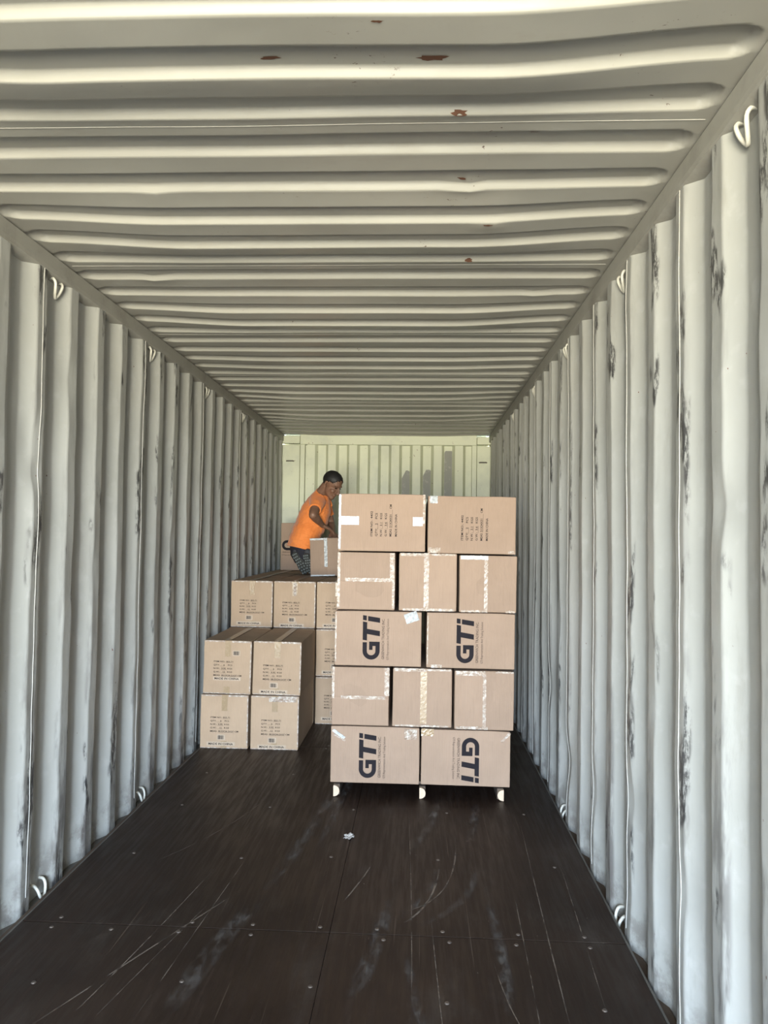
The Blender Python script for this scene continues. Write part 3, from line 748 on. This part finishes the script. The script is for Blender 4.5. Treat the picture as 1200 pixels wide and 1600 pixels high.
# the rest of the load behind the front faces
HID = 'brown boxes hidden deeper in the pallet load'
for (x0, x1, z0, z1) in ((-0.475, 0.027, 0.080, 0.397), (0.031, 0.532, 0.080, 0.390), (-0.460, 0.031, 0.734, 1.045), (0.057, 0.553, 0.731, 1.044), (-0.451, 0.046, 1.381, 1.710), (0.057, 0.555, 1.374, 1.702)):
    for q in (1, 2):
        carton('plain brown box behind the front row of the pallet load', 'cardboard box', (x0+x1)/2, YS+q*0.342+0.002, z0, x1-x0-0.004, LD-0.004, z1-z0-0.002, 'card', 0, 0.004, 50+q, HID)
for (x0, x1, z0, z1) in ((-0.473, -0.147, 0.400, 0.727), (-0.130, 0.204, 0.400, 0.726), (0.217, 0.551, 0.394, 0.722), (-0.452, -0.122, 1.049, 1.376), (-0.102, 0.225, 1.049, 1.374), (0.238, 0.562, 1.048, 1.368)):
    carton('plain brown box behind the front row of the pallet load', 'cardboard box', (x0+x1)/2, YS+0.512, z0, x1-x0-0.004, ED-0.004, z1-z0-0.002, 'card', 0, 0.004, 60, HID)

# --- cartons along the left wall --------------------------------------------
WL, HL, LL = 0.331, 0.365, 0.690
def item_label(gap=True):
    P = Print2D()
    rows = (('ITEM NO.: 855.71', 0.135), ('QTY:     6    PCS', 0.130), ('N.W.:  9.95  KGS', 0.130), ('G.W.:   12   KGS', 0.130), ('MEAS: 38.5X34.5X37 CM', 0.195))
    for q, (s_, w_) in enumerate(rows): P.text(s_, 0, -q*0.0235, 0.0105, w_, 0.012)
    for q, (xa, xb) in ((0, (0.085, 0.135)), (1, (0.045, 0.075)), (2, (0.05, 0.09)), (3, (0.05, 0.085)), (4, (0.055, 0.165))):
        zb = -q*0.0235-0.003; P.poly([(xa, zb), (xb, zb), (xb, zb+0.001), (xa, zb+0.001)])
    return P
ILAB = item_label()
MIC = Print2D(); MIC.text('MADE IN CHINA', 0, 0, 0.0135, 0.170, 0.022)
BAR = Print2D(); xx = 0.0; rb = random.Random(5)
while xx < 0.040:
    w_ = rb.choice((0.001, 0.0016, 0.0024)); BAR.poly([(xx, 0), (xx+w_, 0), (xx+w_, 0.026), (xx, 0.026)]); xx += w_+rb.choice((0.0008, 0.0014))
RECT = Print2D(); RECT.poly([(0, 0), (1, 0), (1, 1), (0, 1)])
def wl(label, x, y, z, seed, ry=0.0, rz=0.0, variant=0, du=0.0, dv=0.0, group='boxes stacked along the left wall'):
    t = carton(label, 'cardboard box', x, y, z, WL, LL, HL, 'card_light', rz, ry, seed, group)
    ILAB.build('printed_text', M['ink'], t, -0.095+du, 0.205+dv, 0, -0.0035, 1)
    def sticker(u, v_, w__, h__):
        P = Print2D(); P.poly([(0, 0), (w__, 0), (w__, h__), (0, h__)]); P.build('sticker', M['sticker'], t, u, v_, 0, -0.0038)
    if variant == 1:
        sticker(0.035, 0.262, 0.052, 0.036); BAR.build('barcode', M['ink'], t, 0.041, 0.267, 0, -0.0042)
        sticker(-0.095, 0.082+dv, 0.19, 0.024); MIC.build('printed_origin', M['ink'], t, -0.086, 0.088+dv, 0, -0.0042, 1)
    else:
        sticker(-0.047+du, 0.056+dv, 0.056, 0.038); BAR.build('barcode', M['ink'], t, -0.040+du, 0.062+dv, 0, -0.0042)
        sticker(-0.118+du, 0.018+dv, 0.196, 0.026); MIC.build('printed_origin', M['ink'], t, -0.105+du, 0.024+dv, 0, -0.0042, 1)
    crinkle(t, -0.018, 0.022, 0.255, HL-0.002, 'tape_tan', seed=seed, amp=0.0006, ragged=.15, y_off=-.003)
    crinkle(t, -0.02, 0.02, 0.003, 0.05, 'tape_tan', seed=seed+1, amp=0.0006, ragged=.15, y_off=-.003)
    crinkle(t, -0.16, -0.02, HL-0.010, HL-0.001, 'tape', seed=seed+2, amp=0.0015, y_off=-.003)
    crinkle(t, 0.03, 0.16, HL-0.012, HL-0.001, 'tape', seed=seed+3, amp=0.0015, y_off=-.003)
    crinkle(t, -0.16, 0.16, 0.001, 0.007, 'tape', seed=seed+4, amp=0.001, y_off=-.003)
    crinkle(t, 0.158, 0.166, 0.02, HL-0.01, 'tape', seed=seed+5, amp=0.001, y_off=-.003)
    return t
def top_tape(t, seed, l_=LL):
    bm = bmesh.new(); add_box(bm, -0.001, 0.001, 0.004, l_-0.004, HL-0.0005, HL+0.003); obj('flap_seam', bm, M['ink_brown'], t)
    crinkle(t, -0.022, 0.024, 0.0, l_, 'tape_tan', seed=seed, amp=0.0015, face='top', dep=HL+0.003)
YF = 5.012
wl('floor-level box against the left wall, front pair, under the rear sticker box', -1.312, YF, 0.0, 101)['label'] = 'lower left box of the front stack of four, standing on the floor'
b = wl('lower right box of the front stack of four, standing on the floor', -0.963, YF, 0.0, 111, dv=-0.012, du=0.004); crinkle(b, -0.04, 0.15, 0.325, 0.358, 'tape', seed=112, amp=.004, y_off=-.004)
b = wl('upper left box of the front stack of four, barcode sticker near the top', -1.300, YF, 0.3715, 121, 0.012, 0, 1, 0.0, 0.01); top_tape(b, 122)
b = wl('upper right box of the front stack of four, beside the barcode sticker box', -0.955, YF, 0.3715, 131, 0.010, du=-0.0, dv=-0.01); top_tape(b, 132)
YB = 5.730
wl('leftmost top box of the rear row, above the front stack', -1.300, YB, 0.742, 141, 0.002); b = None
top_tape([o for o in bpy.data.objects if o.get('label', '').startswith('leftmost top box')][0], 142)
b = wl('second top box of the rear row, tape torn at its top', -0.960, YB, 0.742, 151, 0.002, dv=-0.012); top_tape(b, 152); crinkle(b, -0.01, 0.014, 0.25, 0.355, 'tape', seed=153, amp=.004, y_off=-.004)
b = wl('third top box of the rear row, half hidden by the pallet load', -0.618, YB, 0.742, 161, 0.0, dv=-0.008); top_tape(b, 162)
wl('middle box of the rear column beside the pallet load', -0.618, YB, 0.371, 171, dv=0.0)
wl('floor-level box of the rear column beside the pallet load', -0.618, YB, 0.0, 181, dv=0.01)
for xx in (-1.312, -0.963):
    for zz in (0.0, 0.371):
        carton('plain box of the rear row hidden behind the front stack of four', 'cardboard box', xx, YB+0.004, zz, WL, LL, HL, 'card_light', 0, 0, 9, 'rear row boxes hidden behind the front stack')
tops = {0: ('left', -1.305), 1: ('middle', -0.962), 2: ('right', -0.618)}
for r_, yr in ((1, YB+0.703), (2, YB+1.406)):
    for q in range(3):
        t = carton('%s box top in the %s row of the long platform behind the rear row' % (tops[q][0], ('nearer', 'farther')[r_-1]), 'cardboard box', tops[q][1], yr, 0.742, WL, LL, HL, 'card_light', 0, 0, 200+r_*7+q, 'box tops forming the platform the man kneels on')
        top_tape(t, 210+q)
        for zz in (0.0, 0.371):
            carton('plain box hidden under the platform of box tops', 'cardboard box', tops[q][1], yr, zz, WL, LL, HL, 'card_light', 0, 0, 9, 'boxes hidden under the platform')

# far upright box at the back left
t = thing('carton', 'upright box with part of a dark logo, at far left behind the man', 'cardboard box', (-1.245, 7.52, 1.112), (0, 0, 0.0))
o = bpy.data.objects.new('body', carton_mesh(0.335, 0.32, 0.49, M['card'], 77)); link(o, t)
put_logo(t, -0.155, 0.205, 0.0, 0.104, -0.004)

# small carton beside the man
t = thing('carton', 'small tilted box with shiny tape beside the kneeling man', 'cardboard box', (-0.770, 6.41, 1.118), (0, -0.035, -0.03))
SW, SD, SH = 0.335, 0.15, 0.335
o = bpy.data.objects.new('body', carton_mesh(SW, SD, SH, M['card'], 78)); link(o, t)
flaps(t, SW, SH, True, 0.46)
crinkle(t, -0.040, -0.012, 0.08, SH, 'tape_white', seed=301, amp=.005, y_off=-.0045); crinkle(t, -0.165, -0.03, SH-0.018, SH-0.002, 'tape_white', seed=302, amp=.003, y_off=-.0045)
crinkle(t, -0.165, 0.05, 0.0, 0.012, 'tape_white', seed=303, amp=.002, y_off=-.0045)

# paper scrap on the floor
bm = bmesh.new(); g = []
for i in range(7):
    g.append([bm.verts.new(((i-3)*0.007*(1+0.3*math.sin(j*2.1)), (j-3)*0.010*(1+0.3*math.cos(i*1.7)), 0.003+0.012*abs(noise.noise(Vector((i*.7, j*.9, 2)))))) for j in range(7)])
for i in range(6):
    for j in range(6):
        if (i, j) not in ((0, 0), (5, 0), (0, 5), (5, 4)): bm.faces.new((g[i][j], g[i+1][j], g[i+1][j+1], g[i][j+1]))
for v_ in [v_ for v_ in bm.verts if not v_.link_faces]: bm.verts.remove(v_)
o = obj('paper_scrap', bm, M['paper'], loc=(-0.315, 3.60, 0.0), recalc=False)
sd = o.modifiers.new('t', 'SOLIDIFY'); sd.thickness = 0.001
tag(o, 'small crumpled white paper scrap lying on the dark floor', 'paper scrap')
#PERSON
# ------------------------------------------------------------------ kneeling man
k = N('skin'); k.color(k.mix(k.ramp(k.noise(30, k.coord(), 4), 0.3, 0.7), (0.17, 0.088, 0.056), (0.22, 0.118, 0.076))); k.rough(0.5)
k.b.inputs['Subsurface Weight'].default_value = 0.08; k.b.inputs['Subsurface Radius'].default_value = (0.02, 0.008, 0.005); k.b.inputs['Subsurface Scale'].default_value = 0.3
M['skin'] = k.m
k = N('orange_cotton'); v = k.coord(); k.color(k.mix(k.ramp(k.noise(6, v, 4), 0.3, 0.7), (0.70, 0.185, 0.032), (0.80, 0.24, 0.055))); k.rough(0.85)
k.b.inputs['Sheen Weight'].default_value = 0.2; k.bump(k.noise(9, k.coord((1, 1, 2.2)), 4, .6, 1.0), 0.6, 0.02); M['shirt'] = k.m
k = N('black_cloth'); v = k.coord(); k.color((0.014, 0.013, 0.020)); k.rough(0.9); k.bump(k.noise(10, v, 4), 0.5, 0.015); M['trousers'] = k.m
k = N('black_hair'); v = k.coord((1, 1, 1)); k.color((0.012, 0.010, 0.010)); k.rough(0.55); k.bump(k.noise(160, v, 3), 0.7, 0.003); M['hair'] = k.m
M['sole'] = flat_mat('grey_rubber', (0.040, 0.040, 0.037), 0.7, 0, 0.3, 50)
M['tread'] = flat_mat('pale_rubber_stud', (0.17, 0.19, 0.185), 0.6)
M['shoe'] = flat_mat('dark_shoe_cloth', (0.045, 0.045, 0.05), 0.8)
M['eye'] = flat_mat('eye_dark', (0.02, 0.015, 0.012), 0.2)
man = thing('person', 'man in orange t-shirt and black trousers kneeling on box tops, looking down', 'person', (-1.0, 6.80, 1.112))
O = Vector(man.location)
def L3(p_): return Vector(p_) - O
side = Vector((0.26, -0.97, 0)).normalized()
HC = Vector((-0.795, 6.73, 1.950)); HR = Matrix.Rotation(math.radians(-30), 3, 'Z') @ Matrix.Rotation(math.radians(33), 3, 'Y')
def H(x, y, z): return L3(HC + HR @ Vector((x, y, z)))
RS, RE, RW = (-0.925, 6.700, 1.790), (-0.935, 6.500, 1.655), (-0.872, 6.680, 1.566)
LS, LE, LW = (-0.905, 6.990, 1.790), (-0.835, 7.010, 1.580), (-0.790, 6.800, 1.500)
PEL = (-1.065, 6.80, 1.36)
RK, LK = (-0.735, 7.00, 1.185), (-0.86, 7.22, 1.185)
RA, LA = (-0.955, 6.685, 1.215), (-1.075, 6.765, 1.22)
bm = bmesh.new()
loft(bm, [L3(p_) for p_ in (PEL, (-1.055, 6.81, 1.46), (-1.01, 6.83, 1.60), (-0.965, 6.84, 1.72), (-0.93, 6.845, 1.80))], [(0.140, 0.095), (0.125, 0.088), (0.140, 0.095), (0.145, 0.085), (0.10, 0.065)], side, 20)
loft(bm, [L3(p_) for p_ in ((-0.94, 6.845, 1.79), (-0.905, 6.81, 1.87), (-0.845, 6.765, 1.935))], [0.070, 0.056, 0.056], side, 16)
def arm(bm, S_, E_, W_, k_=1.0):
    S_, E_, W_ = L3(S_), L3(E_), L3(W_)
    loft(bm, [S_, S_.lerp(E_, .4), E_.lerp(S_, .12), E_], [.056*k_, .051*k_, .043*k_, .040*k_], Vector((0, 0, 1)), 16)
    loft(bm, [E_, E_.lerp(W_, .3), E_.lerp(W_, .75), W_], [.038*k_, .040*k_, .028*k_, (.026*k_, .021*k_)], Vector((0, 0, 1)), 16)
arm(bm, RS, RE, RW); arm(bm, LS, LE, LW)
loft(bm, [L3((-0.94, 6.75, 1.75)), L3(RS)], [.055, .052], Vector((0, 0, 1)), 14); loft(bm, [L3((-0.90, 6.93, 1.76)), L3(LS)], [.07, .055], Vector((0, 0, 1)), 14)
def hand(bm, W_, D, up, thumb_side, curl=0.5):
    """palm from the wrist along D, back of hand facing up; five fingers"""
    W_, D, up = L3(W_), Vector(D).normalized(), Vector(up); up = (up - up.dot(D)*D).normalized(); sd_ = D.cross(up)*thumb_side
    loft(bm, [W_, W_ + D*0.03, W_ + D*0.075, W_ + D*0.088], [(.026, .019), (.034, .017), (.040, .015), (.036, .012)], sd_, 16)
    for i_, (off, ln) in enumerate(((0.030, 0.072), (0.010, 0.082), (-0.010, 0.076), (-0.029, 0.060))):
        b_ = W_ + D*0.080 + sd_*off; sp_ = sd_*off*0.35
        p1 = b_ + (D - up*0.15*curl)*ln*.42 + sp_*.4; p2 = p1 + (D - up*0.8*curl)*ln*.33 + sp_*.3; p3 = p2 + (D*.8 - up*1.3*curl)*ln*.25
        loft(bm, [b_ - D*0.015, b_, p1, p2, p3], [.0095, .0092, .0086, .0080, .0068], sd_, 10)
    t0 = W_ + D*0.025 + sd_*0.024; t1 = t0 + sd_*0.024 + D*0.030 - up*.006; t2 = t1 + sd_*0.008 + D*0.030 - up*.010
    loft(bm, [t0, t1, t2], [.014, .0108, .0085], sd_, 10)
hand(bm, RW, (0.60, 0.55, -0.32), (0.1, -0.35, 1), -1, 0.6)
hand(bm, LW, (0.35, -0.75, -0.40), (0.1, -0.2, 1), 1, 0.45)
# legs
for Hp, Kn, An in (((-1.03, 6.73, 1.32), RK, RA), ((-1.10, 6.88, 1.32), LK, LA)):
    Hp, Kn, An = L3(Hp), L3(Kn), L3(An)
    loft(bm, [Hp, Hp.lerp(Kn, .4), Hp.lerp(Kn, .85), Kn], [.085, .080, .060, .056], Vector((0, 0, 1)), 16)
    loft(bm, [Kn, Kn.lerp(An, .35), Kn.lerp(An, .8), An], [.054, .054, .038, .034], Vector((0, 0, 1)), 16)
# head
ellipsoid(bm, H(-0.008, 0, 0.032), (0.098, 0.076, 0.086), HR); ellipsoid(bm, H(0.022, 0, -0.040), (0.068, 0.058, 0.078), HR)
ellipsoid(bm, H(0.060, 0, -0.103), (0.028, 0.030, 0.024), HR); ellipsoid(bm, H(0.030, 0, -0.085), (0.050, 0.048, 0.036), HR)
ellipsoid(bm, H(0.078, 0, 0.022), (0.016, 0.050, 0.012), HR)
for s_ in (-1, 1):
    ellipsoid(bm, H(0.060, s_*0.038, -0.034), (0.026, 0.022, 0.020), HR)
    loft(bm, [H(-0.004, s_*0.074, 0.018), H(-0.014, s_*0.086, 0.012), H(-0.016, s_*0.086, -0.012), H(-0.004, s_*0.076, -0.032)], [.009, .011, .010, .008], Vector((0, 0, 1)), 10)
loft(bm, [H(0.086, 0, 0.010), H(0.100, 0, -0.018), H(0.112, 0, -0.040)], [.009, .011, .014], Vector((0, 0, 1)), 12)
ellipsoid(bm, H(0.100, 0.011, -0.044), (0.010, 0.009, 0.008), HR); ellipsoid(bm, H(0.100, -0.011, -0.044), (0.010, 0.009, 0.008), HR)
ellipsoid(bm, H(0.086, 0, -0.070), (0.011, 0.024, 0.006), HR); ellipsoid(bm, H(0.084, 0, -0.081), (0.011, 0.021, 0.006), HR)
body = remeshed('body', bm, M['skin'], man, 0.0042, 3)
for s_ in (-1, 1):
    bm = bmesh.new(); ellipsoid(bm, H(0.078, s_*0.031, 0.000), (0.010, 0.013, 0.006), HR, 12); obj('eye', bm, M['eye'], man, True)
    bm = bmesh.new(); loft(bm, [H(0.083, s_*0.014, 0.019), H(0.085, s_*0.032, 0.024), H(0.072, s_*0.050, 0.018)], [.0035, .0045, .003], Vector((0, 0, 1)), 8); obj('eyebrow', bm, M['hair'], man, True)
# hair: short crop over the skull
bm = bmesh.new(); ellipsoid(bm, Vector((-0.010, 0, 0.033)), (0.104, 0.082, 0.091), None, 40)
dele = []
for v_ in bm.verts:
    x_, y_, z_ = v_.co
    lim = -0.030 if x_ < -0.05 else (-0.030 + (x_+0.05)/0.05*0.045 if x_ < 0.0 else (0.015+ x_*0.35 if x_ < 0.055 else 0.034 + (x_-0.055)*1.4))
    if z_ < lim: dele.append(v_)
bmesh.ops.delete(bm, geom=dele, context='VERTS')
for v_ in bm.verts:
    v_.co += v_.co.normalized()*0.003*noise.noise(v_.co*60); v_.co = H(*v_.co)
o = obj('hair', bm, M['hair'], man, True); sd = o.modifiers.new('t', 'SOLIDIFY'); sd.thickness = 0.012; sd.offset = -1
# t-shirt
bm = bmesh.new()
loft(bm, [L3(p_) for p_ in ((-1.085, 6.80, 1.345), (-1.070, 6.805, 1.41), (-1.035, 6.815, 1.50), (-0.985, 6.83, 1.62), (-0.950, 6.84, 1.72), (-0.930, 6.845, 1.80), (-0.915, 6.835, 1.850), (-0.895, 6.815, 1.885))],
     [(0.180, 0.130), (0.176, 0.136), (0.168, 0.138), (0.176, 0.142), (0.178, 0.132), (0.150, 0.106), (0.098, 0.080), (0.066, 0.064)], side, 28, True, False)
for S_, E_, c_ in ((RS, RE, (-0.955, 6.77, 1.765)), (LS, LE, (-0.90, 6.91, 1.765))):
    S_, E_, c_ = L3(S_), L3(E_), L3(c_)
    loft(bm, [c_, S_, S_.lerp(E_, .35), S_.lerp(E_, .62)], [.084, .074, .064, .060], Vector((0, 0, 1)), 22, True, False)
def fold(co):
    p_ = co*1.0; d_ = Vector((p_.x*7, p_.y*7, p_.z*16 + p_.x*9))
    n_ = noise.noise(d_)*0.009 + noise.noise(co*26)*0.003 + 0.003
    ax = L3((-1.02, 6.82, co.z+O.z)); r_ = Vector((co.x-ax.x, co.y-ax.y, 0)); r_.normalize() if r_.length > 0 else None
    return co + r_*n_
remeshed('t_shirt', bm, M['shirt'], man, 0.0055, 3, fold)
# trousers
bm = bmesh.new()
loft(bm, [L3(p_) for p_ in ((-1.06, 6.80, 1.30), (-1.07, 6.80, 1.36), (-1.065, 6.805, 1.42))], [(0.165, 0.118), (0.172, 0.122), (0.160, 0.115)], side, 24)
for Hp, Kn, An in (((-1.02, 6.74, 1.31), RK, RA), ((-1.10, 6.88, 1.31), LK, LA)):
    Hp, Kn, An = L3(Hp), L3(Kn), L3(An)
    loft(bm, [Hp, Hp.lerp(Kn, .4), Hp.lerp(Kn, .85), Kn], [.100, .094, .078, .070], Vector((0, 0, 1)), 18)
    loft(bm, [Kn + Vector((0, 0, -.002)), Kn.lerp(An, .35), Kn.lerp(An, .92)], [.062, .060, .046], Vector((0, 0, 1)), 18)
remeshed('trousers', bm, M['trousers'], man, 0.0065, 3, lambda c: Vector((c.x, c.y, max(c.z, 0.0)))+Vector((0.004*noise.noise(c*22), 0.004*noise.noise(c*20+Vector((3, 0, 0))), 0)))
# shoes, soles turned to the door
def shoe(heel, toe, nrm):
    heel, toe = L3(heel), L3(toe); X = (toe-heel).normalized(); Z = -Vector(nrm); Z = (Z - Z.dot(X)*X).normalized(); Y = Z.cross(X)
    Mx = Matrix((X, Y, Z)).transposed().to_4x4(); Mx.translation = heel; Ls = (toe-heel).length
    def outl(t_):  # half width along the sole
        return 0.030 + 0.006*math.sin(t_*PI) + 0.016*smooth01((t_-0.35)/0.35)
    bm = bmesh.new(); n_ = 22; rows = []
    for i_ in range(n_+1):
        t_ = i_/n_; e_ = min(1, math.sqrt(max(0.0, 1-(1-min(t_, 1-t_)/0.13)**2)) if min(t_, 1-t_) < 0.13 else 1)
        hw = max(0.004, outl(t_)*e_)
        rows.append([bm.verts.new(Mx @ Vector((t_*Ls, yy_, zz_))) for yy_, zz_ in ((-hw, 0.026), (-hw*1.03, 0.008), (-hw*.94, 0.0), (hw*.94, 0.0), (hw*1.03, 0.008), (hw, 0.026))])
    for A, B in zip(rows, rows[1:]):
        for i_ in range(6): bm.faces.new((A[i_], A[(i_+1) % 6], B[(i_+1) % 6], B[i_]))
    bm.faces.new(rows[0]); bm.faces.new(rows[-1][::-1])
    so = obj('shoe_sole', bm, M['sole'], man)
    bm = bmesh.new()
    for i_ in range(8):
        for j_ in range(3):
            t_ = 0.09 + i_*0.118; yy_ = (j_-1.0)*outl(t_)*0.62 + (0.004 if i_ % 2 else -0.004)
            bmesh.ops.create_cone(bm, cap_ends=True, segments=6, radius1=0.0070, radius2=0.0085, depth=0.005, matrix=Mx @ Matrix.Translation((t_*Ls, yy_, -0.0015)))
    o = obj('tread', bm, M['tread'], so)
    bm = bmesh.new()
    pts = [(0.012, 0.055), (0.05, 0.060), (0.10, 0.052), (0.16, 0.040), (0.215, 0.032)]
    loft(bm, [Mx @ Vector((p_[0]*Ls/0.25, 0, 0.024+p_[1]*.45)) for p_ in pts], [(0.032, 0.036), (0.036, 0.040), (0.040, 0.034), (0.045, 0.026), (0.038, 0.018)], Y, 16)
    loft(bm, [Mx @ Vector((0.040, 0, 0.04)), Mx @ Vector((0.045, 0, 0.10))], [0.036, 0.040], Y, 14)
    obj('shoe_upper', bm, M['shoe'], man, True)
shoe((-1.020, 6.585, 1.305), (-0.948, 6.660, 1.120), (-0.42, -0.85, -0.25))
shoe((-1.135, 6.650, 1.312), (-1.015, 6.690, 1.120), (-0.45, -0.85, -0.25))
